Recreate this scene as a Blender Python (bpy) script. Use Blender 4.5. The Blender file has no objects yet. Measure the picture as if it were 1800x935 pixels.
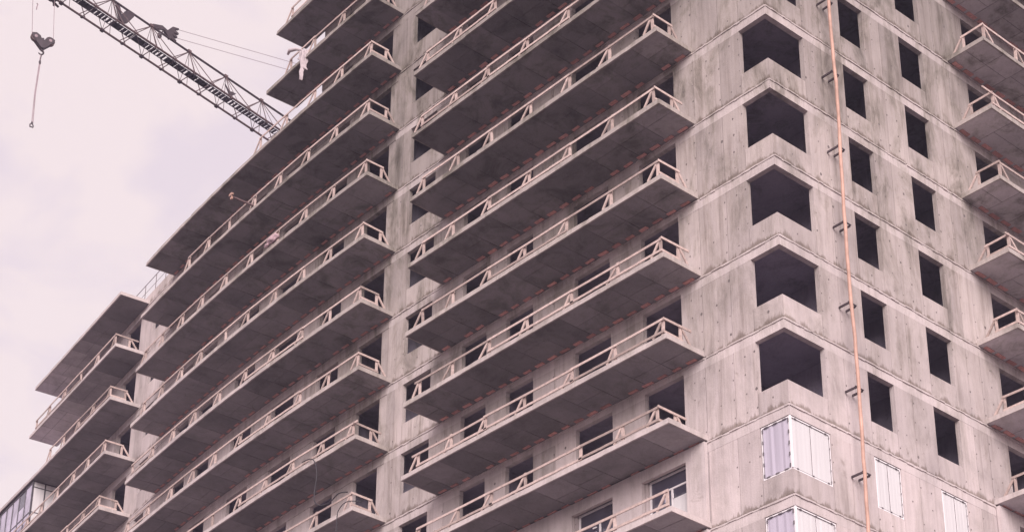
import bpy, math, random
from mathutils import Vector, Matrix
SC = bpy.context.scene
COL = SC.collection
rnd = random.Random(7)
# ---------------------------------------------------------------- camera
cam_d = bpy.data.cameras.new('camera')
cam = bpy.data.objects.new('camera', cam_d); COL.objects.link(cam)
CX, CY, CZ = -40.8716, -33.1460, 1.5994
Fw = Vector((0.5539993, 0.72024604, 0.41752894))
Rt = Vector((0.78238889, -0.62183075, 0.03455626))
Up = Vector((-0.28452135, -0.30752586, 0.9080063))
m = Matrix(((Rt.x, Up.x, -Fw.x, CX), (Rt.y, Up.y, -Fw.y, CY), (Rt.z, Up.z, -Fw.z, CZ), (0, 0, 0, 1)))
cam.matrix_world = m
cam_d.sensor_width = 36; cam_d.sensor_fit = 'HORIZONTAL'
cam_d.lens = 3482.176 * 36 / 1800
cam_d.shift_x = 245.79 / 1800; cam_d.shift_y = 538.12 / 1800
cam_d.clip_start = .5; cam_d.clip_end = 6000
SC.camera = cam
SC.view_settings.view_transform = 'Standard'
SC.view_settings.look = 'None'
SC.view_settings.exposure = 0.22
SC.view_settings.gamma = 1
# ---------------------------------------------------------------- sky and sun
SUN_EL, SUN_AZ = math.radians(25), math.radians(228)   # azimuth: compass direction the sun stands in, measured from +X anticlockwise
W = bpy.data.worlds.new('World'); SC.world = W; W.use_nodes = True
nt = W.node_tree; nt.nodes.clear()
N = nt.nodes.new; L = nt.links.new
out = N('ShaderNodeOutputWorld'); bg = N('ShaderNodeBackground'); bg2 = N('ShaderNodeBackground'); add = N('ShaderNodeAddShader')
sky = N('ShaderNodeTexSky'); sky.sky_type = 'NISHITA'; sky.sun_disc = False
sky.sun_elevation = SUN_EL; sky.sun_rotation = math.radians(90) - SUN_AZ
sky.air_density = 1.0; sky.dust_density = 3.0
L(sky.outputs[0], bg.inputs[0]); bg.inputs[1].default_value = 0.012
tc = N('ShaderNodeTexCoord')
mp = N('ShaderNodeMapping'); mp.inputs['Scale'].default_value = (1, 1, 1.7); mp.inputs['Location'].default_value = (0.31, 0.12, 0.4)
L(tc.outputs['Generated'], mp.inputs[0])
n1 = N('ShaderNodeTexNoise'); n1.inputs['Scale'].default_value = 12.5; n1.inputs['Detail'].default_value = 8; n1.inputs['Roughness'].default_value = .52
n1.inputs['Distortion'].default_value = .35
L(mp.outputs[0], n1.inputs['Vector'])
cr = N('ShaderNodeValToRGB')
cr.color_ramp.elements[0].position = .41; cr.color_ramp.elements[0].color = (.835, .72, .775, 1)
cr.color_ramp.elements[1].position = .56; cr.color_ramp.elements[1].color = (.935, .80, .80, 1)
L(n1.outputs[0], cr.inputs[0])
L(cr.outputs[0], bg2.inputs[0]); bg2.inputs[1].default_value = 0.845
L(bg.outputs[0], add.inputs[0]); L(bg2.outputs[0], add.inputs[1]); L(add.outputs[0], out.inputs[0])
sd = bpy.data.lights.new('sun', 'SUN'); sd.energy = 4.35; sd.angle = math.radians(45); sd.color = (1, .915, .915)
so = bpy.data.objects.new('sun', sd); COL.objects.link(so)
sv = Vector((math.cos(SUN_EL) * math.cos(SUN_AZ), math.cos(SUN_EL) * math.sin(SUN_AZ), math.sin(SUN_EL)))
so.rotation_euler = sv.to_track_quat('Z', 'Y').to_euler(); so.location = (-60, -60, 90)

# ---------------------------------------------------------------- materials
def new_mat(name):
    mt = bpy.data.materials.new(name); mt.use_nodes = True
    t = mt.node_tree; b = t.nodes['Principled BSDF']
    return mt, t, b
def noise(t, vec, scale, detail=4, rough=.55, dist=0):
    n = t.nodes.new('ShaderNodeTexNoise'); n.inputs['Scale'].default_value = scale
    n.inputs['Detail'].default_value = detail; n.inputs['Roughness'].default_value = rough; n.inputs['Distortion'].default_value = dist
    t.links.new(vec, n.inputs['Vector']); return n.outputs[0]
def mapping(t, vec, scale, loc=(0, 0, 0), rot=(0, 0, 0)):
    n = t.nodes.new('ShaderNodeMapping'); n.inputs['Scale'].default_value = scale; n.inputs['Location'].default_value = loc
    n.inputs['Rotation'].default_value = rot
    t.links.new(vec, n.inputs[0]); return n.outputs[0]
def ramp(t, fac, stops):
    n = t.nodes.new('ShaderNodeValToRGB'); e = n.color_ramp.elements
    while len(e) < len(stops): e.new(.5)
    for i, (p, c) in enumerate(stops):
        e[i].position = p; e[i].color = (c, c, c, 1) if isinstance(c, (int, float)) else tuple(c) + (1,)
    t.links.new(fac, n.inputs[0]); return n.outputs[0]
def mul(t, a, b, fac=1.0, mode='MULTIPLY'):
    n = t.nodes.new('ShaderNodeMixRGB'); n.blend_type = mode
    if isinstance(fac, float): n.inputs[0].default_value = fac
    else: t.links.new(fac, n.inputs[0])
    for i, v in ((1, a), (2, b)):
        if isinstance(v, tuple): n.inputs[i].default_value = v + (1,)
        else: t.links.new(v, n.inputs[i])
    return n.outputs[0]
def mathn(t, op, a, b=None):
    n = t.nodes.new('ShaderNodeMath'); n.operation = op
    for i, v in ((0, a), (1, b)):
        if v is None: continue
        if isinstance(v, (int, float)): n.inputs[i].default_value = v
        else: t.links.new(v, n.inputs[i])
    return n.outputs[0]

def concrete(name, base, streak=1.0, rough=.92, tint_amt=.16, blotch=1.0, HEIGHT_TONE=1.0, JOINT=True):
    mt, t, b = new_mat(name)
    g = t.nodes.new('ShaderNodeNewGeometry'); pos = g.outputs['Position']
    at = t.nodes.new('ShaderNodeAttribute'); at.attribute_name = 'tint'
    oi = t.nodes.new('ShaderNodeObjectInfo')
    tint = mathn(t, 'ADD', at.outputs['Fac'], 0)
    c = base
    # pouring tone per panel, with bounce light painted in on slab soffits
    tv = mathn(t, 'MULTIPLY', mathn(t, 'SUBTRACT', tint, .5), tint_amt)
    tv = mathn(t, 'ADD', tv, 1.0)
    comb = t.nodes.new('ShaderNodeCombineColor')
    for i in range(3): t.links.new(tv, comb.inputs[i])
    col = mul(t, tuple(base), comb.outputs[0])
    # colour darkens with height, easing off along the left face
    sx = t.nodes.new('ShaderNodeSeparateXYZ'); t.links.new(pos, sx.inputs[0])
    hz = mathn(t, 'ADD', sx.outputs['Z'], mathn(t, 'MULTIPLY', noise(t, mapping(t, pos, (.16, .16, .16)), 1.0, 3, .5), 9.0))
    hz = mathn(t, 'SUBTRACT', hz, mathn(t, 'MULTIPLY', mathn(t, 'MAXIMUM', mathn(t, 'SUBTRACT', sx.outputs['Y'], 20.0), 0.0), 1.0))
    height_tone = ramp(t, mathn(t, 'DIVIDE', hz, 70.0), [(.50, (1.0, 1.0, 1.0)), (.64, (.83, .83, .80)), (.78, (.57, .575, .545))])
    col = mul(t, col, height_tone, HEIGHT_TONE)
    dirt = ramp(t, mathn(t, 'DIVIDE', hz, 70.0), [(.50, .34), (.70, 1.0)])
    # large cloudy blotches
    nb = noise(t, mapping(t, pos, (.55, .55, .4)), 1.0, 6, .62, .4)
    col = mul(t, col, ramp(t, nb, [(.28, .70), (.45, .93), (.66, 1.10)]), .85 * blotch)
    # seepage patches: dark, ragged, drawn out downwards
    np2 = noise(t, mapping(t, pos, (.85, .85, .32), (2, 7, 1)), 1.0, 8, .72, .5)
    col = mul(t, col, ramp(t, np2, [(.35, (.43, .43, .385)), (.455, (.83, .835, .80)), (.52, 1.03)]), mathn(t, 'MULTIPLY', dirt, .95))
    # vertical run-off streaks
    ns = noise(t, mapping(t, pos, (3.2, 3.2, .16)), 1.0, 5, .66, .15)
    sm = noise(t, mapping(t, pos, (.35, .35, .30), (5, 2, 1)), 1.0, 3, .6)
    st = ramp(t, ns, [(.33, (.50, .48, .44)), (.47, (.90, .89, .87)), (.56, 1.0)])
    col = mul(t, col, st, mathn(t, 'MULTIPLY', mathn(t, 'ADD', mathn(t, 'MULTIPLY', dirt, .6), .4), ramp(t, sm, [(.36, .2 * streak), (.62, .95 * streak)])))
    # board / shutter marks, fine vertical grain
    nf = noise(t, mapping(t, pos, (11, 11, .5)), 1.0, 3, .5)
    col = mul(t, col, ramp(t, nf, [(.3, .84), (.7, 1.08)]), .38)
    # speckle, pores
    np_ = noise(t, pos, 24.0, 3, .6)
    col = mul(t, col, ramp(t, np_, [(.30, .72), (.42, 1.0), (.75, 1.04)]), .55)
    # dark and pale patches of laitance
    nl = noise(t, mapping(t, pos, (1.9, 1.9, 1.3), (9, 4, 3)), 1.0, 7, .7, .6)
    col = mul(t, col, ramp(t, nl, [(.27, (.60, .58, .54)), (.38, 1.0), (.62, 1.0), (.78, 1.14)]), .75 * blotch)
    # dirt gathered on the pour joint of every storey (a joint each 3 m), ragged in height and broken along its length
    if JOINT:
        zz = mathn(t, 'SUBTRACT', sx.outputs['Z'], 49.17)
        fr_ = mathn(t, 'SUBTRACT', zz, mathn(t, 'MULTIPLY', mathn(t, 'FLOOR', mathn(t, 'DIVIDE', zz, 3.0)), 3.0))
        wob = noise(t, mapping(t, pos, (2.6, 2.6, .6)), 1.0, 6, .7, .3)
        lim = mathn(t, 'MULTIPLY', mathn(t, 'SUBTRACT', wob, .38), 1.3)
        dd = mathn(t, 'DIVIDE', fr_, mathn(t, 'MAXIMUM', lim, .012))
        msk = ramp(t, dd, [(.0, 1.0), (.5, .8), (1.0, .0)])
        col = mul(t, col, (.42, .385, .34), mathn(t, 'MULTIPLY', msk, .9))
    t.links.new(col, b.inputs['Base Color'])
    b.inputs['Roughness'].default_value = rough
    b.inputs['Specular IOR Level'].default_value = .25
    bp = t.nodes.new('ShaderNodeBump'); bp.inputs['Strength'].default_value = .55; bp.inputs['Distance'].default_value = .02
    hs = mathn(t, 'ADD', mathn(t, 'MULTIPLY', np_, .5), mathn(t, 'ADD', nf, mathn(t, 'MULTIPLY', nl, 1.5)))
    t.links.new(hs, bp.inputs['Height']); t.links.new(bp.outputs[0], b.inputs['Normal'])
    return mt
M = {}
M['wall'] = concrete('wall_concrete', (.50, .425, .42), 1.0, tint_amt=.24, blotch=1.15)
M['band'] = concrete('band_concrete', (.53, .455, .45), .7, tint_amt=.12, HEIGHT_TONE=.5)
M['slab'] = concrete('slab_concrete', (.215, .196, .205), .45, tint_amt=.42, blotch=1.3, HEIGHT_TONE=.3, JOINT=False)
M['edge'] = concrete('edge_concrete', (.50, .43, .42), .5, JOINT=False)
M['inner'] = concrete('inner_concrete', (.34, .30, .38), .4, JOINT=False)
def simple(name, col, rough=.6, metal=0, var=.25, scale=6, spec=.4, bump=0):
    mt, t, b = new_mat(name)
    g = t.nodes.new('ShaderNodeNewGeometry')
    nz = noise(t, g.outputs['Position'], scale, 4, .6)
    c = mul(t, tuple(col), ramp(t, nz, [(.3, 1 - var), (.7, 1 + var * .5)]))
    t.links.new(c, b.inputs['Base Color'])
    b.inputs['Roughness'].default_value = rough; b.inputs['Metallic'].default_value = metal
    b.inputs['Specular IOR Level'].default_value = spec
    if bump:
        bp = t.nodes.new('ShaderNodeBump'); bp.inputs['Strength'].default_value = bump; bp.inputs['Distance'].default_value = .02
        t.links.new(nz, bp.inputs['Height']); t.links.new(bp.outputs[0], b.inputs['Normal'])
    return mt
def wood(name, col):
    mt, t, b = new_mat(name)
    g = t.nodes.new('ShaderNodeNewGeometry'); oi = t.nodes.new('ShaderNodeObjectInfo')
    n = noise(t, g.outputs['Position'], 9.0, 4, .6)
    c = mul(t, tuple(col), ramp(t, n, [(.3, .70), (.7, 1.1)]))
    c = mul(t, c, ramp(t, oi.outputs['Random'], [(0, (.68, .66, .64)), (.5, (1, .97, .95)), (1, (1.12, 1.1, 1.08))]))
    t.links.new(c, b.inputs['Base Color']); b.inputs['Roughness'].default_value = .8
    return mt
M['wood'] = wood('raw_timber', (.50, .39, .36))
M['wood_grey'] = wood('weathered_timber', (.40, .31, .27))
M['brick'] = wood('thermal_insert', (.64, .33, .30))
M['steel'] = simple('painted_dark_steel', (.055, .038, .045), .55, 0, .4, 3)
M['steel_light'] = simple('rusty_boom_steel', (.12, .075, .075), .6, 0, .4, 3)
M['grate'] = simple('walkway_steel', (.03, .026, .038), .7, 0, .3, 2)
M['rope'] = simple('steel_rope', (.30, .22, .24), .6)
M['orange'] = simple('orange_pipe', (.50, .30, .235), .6, 0, .3, 2.0)
M['frame'] = simple('white_pvc', (.78, .73, .74), .35, 0, .08, 3)
M['film'] = simple('white_film', (.93, .88, .88), .4, 0, .06, 2.5)
M['lilac'] = simple('lilac_film', (.50, .45, .55), .35, 0, .22, 2.2)
M['tie'] = simple('tie_hole_dark', (.15, .125, .12), .95)
M['clip'] = simple('dark_clip', (.13, .11, .12), .6)
M['alu'] = simple('grey_aluminium', (.09, .08, .09), .4, .3, .15, 2)
M['cloth'] = simple('pale_cloth', (.46, .39, .40), .9, 0, .2, 9)
M['rubber'] = simple('black_rubber', (.035, .03, .035), .6)
M['ground'] = simple('bare_ground', (.165, .135, .15), .95, 0, .4, .08)
def glassy(name, col, rough=.08):
    mt, t, b = new_mat(name)
    g = t.nodes.new('ShaderNodeNewGeometry')
    n = noise(t, g.outputs['Position'], .9, 3, .5)
    c = mul(t, tuple(col), ramp(t, n, [(.3, .6), (.7, 1.3)]))
    t.links.new(c, b.inputs['Base Color']); b.inputs['Roughness'].default_value = rough
    b.inputs['Specular IOR Level'].default_value = .9; b.inputs['IOR'].default_value = 1.6
    return mt
M['glass'] = glassy('dark_glass', (.06, .055, .08))
M['glass_lilac'] = glassy('lilac_glass', (.44, .39, .50), .22)

# film sheet with soft vertical folds
def folded(name, col, lo):
    mt, t, b = new_mat(name)
    g = t.nodes.new('ShaderNodeNewGeometry')
    n = noise(t, mapping(t, g.outputs['Position'], (5, 5, .25)), 1.0, 3, .5, .3)
    c = mul(t, tuple(col), ramp(t, n, [(.32, lo), (.62, 1.0)]))
    t.links.new(c, b.inputs['Base Color']); b.inputs['Roughness'].default_value = .3
    bp = t.nodes.new('ShaderNodeBump'); bp.inputs['Strength'].default_value = .22; bp.inputs['Distance'].default_value = .04
    t.links.new(n, bp.inputs['Height']); t.links.new(bp.outputs[0], b.inputs['Normal'])
    return mt
M['film'] = folded('white_film_sheet', (.62, .59, .595), .90)
M['lilac'] = folded('lilac_film_sheet', (.46, .415, .49), .86)

# ---------------------------------------------------------------- geometry helpers
Z0 = 49.2                      # underside of balcony slab in row 0
def zs(j): return Z0 - 3.0 * j
CURV = .00335
def wx(y):
    if y < 18: return 0.0
    if y < 39: return CURV * (y - 18) ** 2
    return CURV * 441 + 2 * CURV * 21 * (y - 39)
def wt(y):
    if y < 18: return 0.0
    return 2 * CURV * (min(y, 39) - 18)
def ML(s, off, z):             # left facade: s runs along the wall, off is distance out of the wall
    t = wt(s); n = math.sqrt(1 + t * t)
    return (wx(s) - off / n, s + off * t / n, z)
def MR(s, off, z): return (s, -off, z)
def MW(s, off, z): return (s, off, z)
HEX = [(0, 3, 2, 1), (4, 5, 6, 7), (0, 1, 5, 4), (1, 2, 6, 5), (2, 3, 7, 6), (3, 0, 4, 7)]
class MB:
    def __init__(s): s.v = []; s.f = []; s.t = []; s.m = []
    def hexa(s, P, tint=.5, mi=0):
        k = len(s.v); s.v += [tuple(p) for p in P]
        for q in HEX: s.f.append(tuple(k + i for i in q)); s.t.append(tint); s.m.append(mi)
    def box(s, F, a, b, o0, o1, z0, z1, tint=.5, mitre=False, jit=0, mi=0):
        a0 = a1 = a
        if mitre and abs(a) < 1e-6: a1 = a - min(o0, 0); 
        r = lambda: rnd.uniform(-jit, jit) if jit else 0
        pts = [(a0 if o1 >= 0 else a, o1), (b, o1), (b, o0), (a1, o0)]
        P = [F(p[0], p[1] + r(), z0 + r()) for p in pts] + [F(p[0], p[1] + r(), z1 + r()) for p in pts]
        s.hexa(P, tint, mi)
    def bar(s, p, q, w, h=None, tint=.5, up=(0, 0, 1)):
        p = Vector(p); q = Vector(q); d = (q - p)
        if d.length < 1e-6: return
        d.normalize(); u = Vector(up)
        if abs(d.dot(u)) > .98: u = Vector((1, 0, 0))
        a = d.cross(u).normalized() * (w / 2); b = d.cross(a.normalized()).normalized() * ((h or w) / 2)
        P = [p - a - b, p + a - b, p + a + b, p - a + b, q - a - b, q + a - b, q + a + b, q - a + b]
        s.hexa(P, tint)
    def tube(s, pts, r, n=8, tint=.5):
        pts = [Vector(p) for p in pts]; k0 = len(s.v)
        for i, p in enumerate(pts):
            d = (pts[min(i + 1, len(pts) - 1)] - pts[max(i - 1, 0)]).normalized()
            u = Vector((0, 0, 1)) if abs(d.z) < .9 else Vector((1, 0, 0))
            a = d.cross(u).normalized(); b = d.cross(a)
            rr = r[i] if isinstance(r, (list, tuple)) else r
            for k in range(n):
                an = 2 * math.pi * k / n
                s.v.append(tuple(p + a * math.cos(an) * rr + b * math.sin(an) * rr))
        for i in range(len(pts) - 1):
            for k in range(n):
                s.f.append((k0 + i * n + k, k0 + i * n + (k + 1) % n, k0 + (i + 1) * n + (k + 1) % n, k0 + (i + 1) * n + k)); s.t.append(tint); s.m.append(0)
        s.f.append(tuple(k0 + k for k in range(n))); s.t.append(tint); s.m.append(0)
        e = k0 + (len(pts) - 1) * n
        s.f.append(tuple(e + n - 1 - k for k in range(n))); s.t.append(tint); s.m.append(0)
    def plate(s, pts, nrm, th):          # extruded polygon
        nv = Vector(nrm).normalized() * (th / 2); k = len(s.v); n = len(pts)
        for p in pts: s.v.append(tuple(Vector(p) - nv))
        for p in pts: s.v.append(tuple(Vector(p) + nv))
        s.f.append(tuple(range(k, k + n))[::-1]); s.f.append(tuple(range(k + n, k + 2 * n)))
        for i in range(n): s.f.append((k + i, k + (i + 1) % n, k + n + (i + 1) % n, k + n + i))
        s.t += [.5] * (n + 2); s.m += [0] * (n + 2)
    def build(s, name, mat, parent=None, origin=None, smooth=False, kind=None, label=None):
        me = bpy.data.meshes.new(name)
        o0 = Vector(origin) if origin is not None else Vector((0, 0, 0))
        me.from_pydata([tuple(Vector(v) - o0) for v in s.v], [], s.f)
        at = me.attributes.new('tint', 'FLOAT', 'FACE'); at.data.foreach_set('value', s.t)
        mats = mat if isinstance(mat, (list, tuple)) else [mat]
        for mm in mats: me.materials.append(mm)
        if any(s.m): me.polygons.foreach_set('material_index', s.m)
        import bmesh
        bm = bmesh.new(); bm.from_mesh(me); bmesh.ops.recalc_face_normals(bm, faces=bm.faces); bm.to_mesh(me); bm.free()
        if smooth: me.polygons.foreach_set('use_smooth', [True] * len(me.polygons))
        me.update()
        o = bpy.data.objects.new(name, me); COL.objects.link(o)
        if parent is not None:
            o.parent = parent
            o.location = o0 - WL(parent)
        else: o.location = o0
        if kind: o['kind'] = kind
        if label: o['label'] = label
        return o
def WL(o):
    v = Vector(o.location)
    while o.parent: o = o.parent; v += Vector(o.location)
    return v
def thing(name, label, cat, loc, group=None):
    o = bpy.data.objects.new(name, None); COL.objects.link(o); o.location = loc
    o.empty_display_size = .3
    o['label'] = label; o['category'] = cat
    if group: o['group'] = group
    return o
def tag(o, label, cat, group=None):
    o['label'] = label; o['category'] = cat
    if group: o['group'] = group
    return o

# ---------------------------------------------------------------- ground
g = MB(); g.v = [(-2500, -2500, 0), (2500, -2500, 0), (2500, 2500, 0), (-2500, 2500, 0)]; g.f = [(0, 1, 2, 3)]; g.t = [.5]; g.m = [0]
go = g.build('ground', M['ground'], kind='structure')

# ---------------------------------------------------------------- the building
BLD = thing('apartment_building', 'unfinished bare concrete apartment tower with stacked balcony slabs and open window holes', 'building', (0, 0, 0))
JT, JB = -5, 9                 # rows built in full
LT = -.41                      # opening head below the slab line
GAP = .011
def panel_cells(cuts, holes, z0, z1):
    """split the strip between cuts into cells, leave holes (a, b, zlo, zhi) open"""
    xs = sorted(set([round(c, 3) for c in cuts] + [h[0] for h in holes] + [h[1] for h in holes]))
    out = []
    for a, b in zip(xs, xs[1:]):
        if b - a < .02: continue
        hs = [h for h in holes if h[0] <= a + 1e-4 and h[1] >= b - 1e-4]
        if not hs: out.append((a, b, z0, z1)); continue
        h = hs[0]
        if h[2] > z0 + .05: out.append((a, b, z0, h[2]))
        if h[3] < z1 - .05: out.append((a, b, h[3], z1))
    return out
WALL_T = .18
# left facade beside the corner: panels as separate parts
LCUT = [0, 1.16, 2.05, 3.23, 4.15, 5.85, 7.35, 9.07, 10.1, 11.2, 12.6, 13.7, 15.05, 15.95, 16.87, 18.5, 19.0, 19.5]
LD = -.25
LH = [(0, 1.16, -2.21, LT), (4.15, 5.85, -2.82, LD), (7.35, 9.07, -2.82, LD), (11.2, 12.6, -2.82, LD), (13.7, 15.05, -2.82, LD), (16.87, 18.5, -2.13, LT)]
RCUT = [0, 1.84, 2.75, 3.9, 5.19, 6.1, 7.21, 8.55, 9.3, 10.05, 11.2, 12.8, 14.3, 15.6, 17.5, 18.8, 21.2, 24]
RH = [(0, 1.84, -2.21, LT), (3.9, 5.19, -2.18, LT), (7.21, 8.55, -2.18, LT), (11.2, 12.8, -2.82, LT), (14.3, 15.6, -2.82, LT), (17.5, 18.8, -2.82, LT)]
BH = [(19.96, 21.5, -2.82, -.41), (22.88, 24.4, -2.82, -.41), (26.1, 27.8, -2.82, -.41), (29.5, 31.25, -2.82, -.41), (33.25, 34.6, -2.82, -.41), (35.6, 36.9, -2.82, -.41), (39.95, 41.0, -2.02, -.41)]
CH = [(42.5, 44.2, -2.82, -.41), (46.2, 47.6, -2.82, -.41), (49.0, 50.4, -2.82, -.41)]
npan = 0
TIE = MB()
def ties(F, s, c, d, z):
    k = max(1, int((d - c) / .62))
    if rnd.random() < .25: return
    for i in range(k):
        if rnd.random() < .28: continue
        zz = z + c + (d - c) * (i + .5) / k + rnd.uniform(-.03, .03); r = rnd.uniform(.016, .03); q = s + rnd.uniform(-.015, .015)
        if rnd.random() < .12: r *= 1.7
        n = 6; k0 = len(TIE.v)
        for e in (-.002, .006):
            for a in range(n): TIE.v.append(F(q + r * math.cos(a * math.pi / 3), e, zz + r * 1.25 * math.sin(a * math.pi / 3)))
        TIE.f.append(tuple(k0 + n + a for a in range(n))); TIE.t.append(.5); TIE.m.append(0)
        for a in range(n): TIE.f.append((k0 + a, k0 + (a + 1) % n, k0 + n + (a + 1) % n, k0 + n + a)); TIE.t.append(.5); TIE.m.append(0)
wallstuff = MB()
for j in range(JT, JB + 1):
    z = zs(j)
    for F, cuts, holes in ((ML, LCUT, LH), (MR, RCUT, RH)):
        cells = panel_cells(cuts, [(h[0], h[1], h[2], min(h[3], -.40)) for h in holes], -2.992, -.40)
        for (a, b, c, d) in cells:
            ga = 0 if abs(a) < 1e-6 else GAP
            mb = wallstuff if (j < -1 or j > 7 or (F is MR and a > 14.5)) else MB()
            tn = rnd.random(); pj = rnd.uniform(-.003, .003)
            if -2 < j < 9:
                if a > .1: ties(F, a + .05, c, d, z)
                if b - a > .8: ties(F, (a + b) / 2, c, d, z)
            mb.box(F, a + ga, b - GAP, -WALL_T, pj, z + c, z + d, tn, mitre=True)
            if mb is not wallstuff:
                # tie holes: shallow dark plugs down each panel edge
                npan += 1
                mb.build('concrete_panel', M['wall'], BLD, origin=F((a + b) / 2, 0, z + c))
        # lintel band of the storey, a touch proud, in lengths
        for a, b in zip([0, 3.23, 7.6, 11.9, 16.0][:5], [3.23, 7.6, 11.9, 16.0, 19.5]):
            if F is MR: a, b = {0: (0, 3.4), 3.23: (3.4, 7.0), 7.6: (7.0, 10.05), 11.9: (10.05, 16), 16.0: (16, 24)}[a]
            mb = MB(); pr = .002 + rnd.uniform(-.002, .002); tb = rnd.uniform(.4, 1.0)
            a_ = a + (0 if a == 0 else .003)
            mb.box(F, a_, b - .003, -WALL_T, pr, z - .245, z - .022, tb, mitre=True)
            cur = a_
            for h in [h for h in holes if h[3] > -.3 and h[1] > a and h[0] < b] + [(b - .003, 99, 0, 0)]:
                if h[0] > cur + .02: mb.box(F, cur, h[0], -WALL_T, pr, z - .399, z - .245, tb, mitre=True)
                cur = h[1]
            # rough mortar fin squeezed out along the pour joint
            s = a
            while s < b - .1:
                e = min(b, s + rnd.uniform(.08, .35))
                mb.box(F, s, e, .0, .018 + rnd.uniform(-.002, .022), z - .07 - rnd.uniform(0, .03), z - .022 + rnd.uniform(0, .016), rnd.uniform(.4, .9))
                s = e
            if -1 <= j <= 7: mb.build('lintel_band', M['band'], BLD, origin=F((a + b) / 2, 0, z))
            else:
                k = len(wallstuff.v); wallstuff.v += mb.v; wallstuff.f += [tuple(i + k for i in f) for f in mb.f]; wallstuff.t += mb.t; wallstuff.m += mb.m
# the curved middle bay and the far left bay, one wall part per storey
for j in range(JT, JB + 1):
    z = zs(j)
    end = 25.2 if j <= -3 else (52.0 if j <= -1 else 75.0)
    step = []
    y = 19.5
    while y < end - .3: step.append(y); y += 1.02
    step.append(end)
    mb = MB()
    holes = [h for h in BH + CH if h[1] <= end]
    ycur = 52.6
    if end > 60:
        while ycur < 72: holes.append((ycur, ycur + 1.5, -2.82, -.45)); ycur += 3
    for (a, b, c, d) in panel_cells(step, holes, -2.975, -.40):
        mb.box(ML, a + .004, b - .004, -WALL_T, rnd.uniform(-.003, .003), z + c, z + d - .003, rnd.random())
    for a, b in zip(step, step[1:]):
        mb.box(ML, a, b, -WALL_T, .016, z - .395, z - .045, rnd.uniform(.3, .7))
        mb.box(ML, a, b, .0, .016 + rnd.uniform(.008, .03), z - .09, z - .03 + rnd.uniform(0, .03), rnd.uniform(.6, 1.2))
    mb.build('concrete_wall', M['wall'], BLD)
    # end wall of the storey, closing the block
    if j <= -3:
        mb = MB(); mb.box(MW, .45, 15, 25.0, 25.22, z - 2.97, z - .02, .5); mb.build('end_wall', M['wall'], BLD)
    elif j <= -1:
        mb = MB(); mb.box(MW, 3.6, 17, 51.8, 52.02, z - 2.97, z - .02, .5); mb.build('end_wall', M['wall'], BLD)
    # back and side faces of the block
    e2 = end
    wallstuff.box(MW, 19.7, 20, .25, e2, z - 2.97, z - .02, .5)
    # floor plate
    fp = MB()
    ys = [-.0] + [v for v in (18, 22, 26, 30, 34, 38, 42, 46, 50) if v < end] + [end]
    for a, b in zip(ys, ys[1:]):
        P = []
        for zz in (z - .03, z + .17):
            P += [(wx(a) + .05, a + (.05 if a <= 0 else 0), zz), (23.9 if a <= 0 else 19.6, a + (.05 if a <= 0 else 0), zz), (23.9 if a <= 0 else 19.6, b, zz), (wx(b) + .05, b, zz)]
        fp.hexa(P, .5)
    fp.build('floor_plate', M['inner'], BLD)
    # rooms: cross walls and a spine wall
    rm = MB()
    for y in (3.3, 6.6, 10.15, 13.15, 16.2, 19.25, 22.2, 25.3 if end < 26 else 25.25, 28.7, 32.2, 35.2, 38.3, 41.6, 45.2, 48.3):
        if y < end - .3: rm.box(MW, wx(y) + .26, 7.5, y - .08, y + .08, z - 2.8, z - .04, .5)
    for x in (2.9, 6.2, 9.7, 13.5, 16.5):
        rm.box(MW, x, x + .16, .26, 5.2, z - 2.8, z - .04, .5)
    rm.box(MW, 3.2, 19.6, 5.2, 5.4, z - 2.8, z - .04, .5)
    rm.box(MW, 7.5, 7.7, 5.4, end - .25, z - 2.8, z - .04, .5)
    rm.build('partition_wall', M['inner'], BLD)
wallstuff.box(MW, 23.75, 24, .25, 19.6, zs(JB + 1), zs(JT), .5)
for F, e in ((ML, 75), (MR, 24)):          # plain storeys below the picture down to the ground
    s = 0
    while s < e:
        wallstuff.box(F, s, min(e, s + 3), -WALL_T, -.01, 0, zs(JB + 1) - .02, rnd.random(), mitre=True); s += 3
wallstuff.build('concrete_panel', M['wall'], BLD, kind='stuff')
TIE.build('tie_hole', M['tie'], BLD, kind='stuff')
# roof screed over the lower terrace, the upstand wall and the roof of the far bay
up = MB()
y = 38.7
while y < 44.5:
    up.box(ML, y, y + .97, -.2, .0, zs(-2) + .01, zs(-2) + .62 - .01 * rnd.random(), rnd.random()); y += 1
up.build('roof_upstand', M['wall'], BLD)
rf = MB()
rf.box(MW, 0, 19.9, 0, 25.2, zs(JT - 1) + 3.0 - .0, zs(JT) + 3.0 + .0 + .2, .5)
rf.build('roof_plate', M['wall'], BLD)

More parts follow.
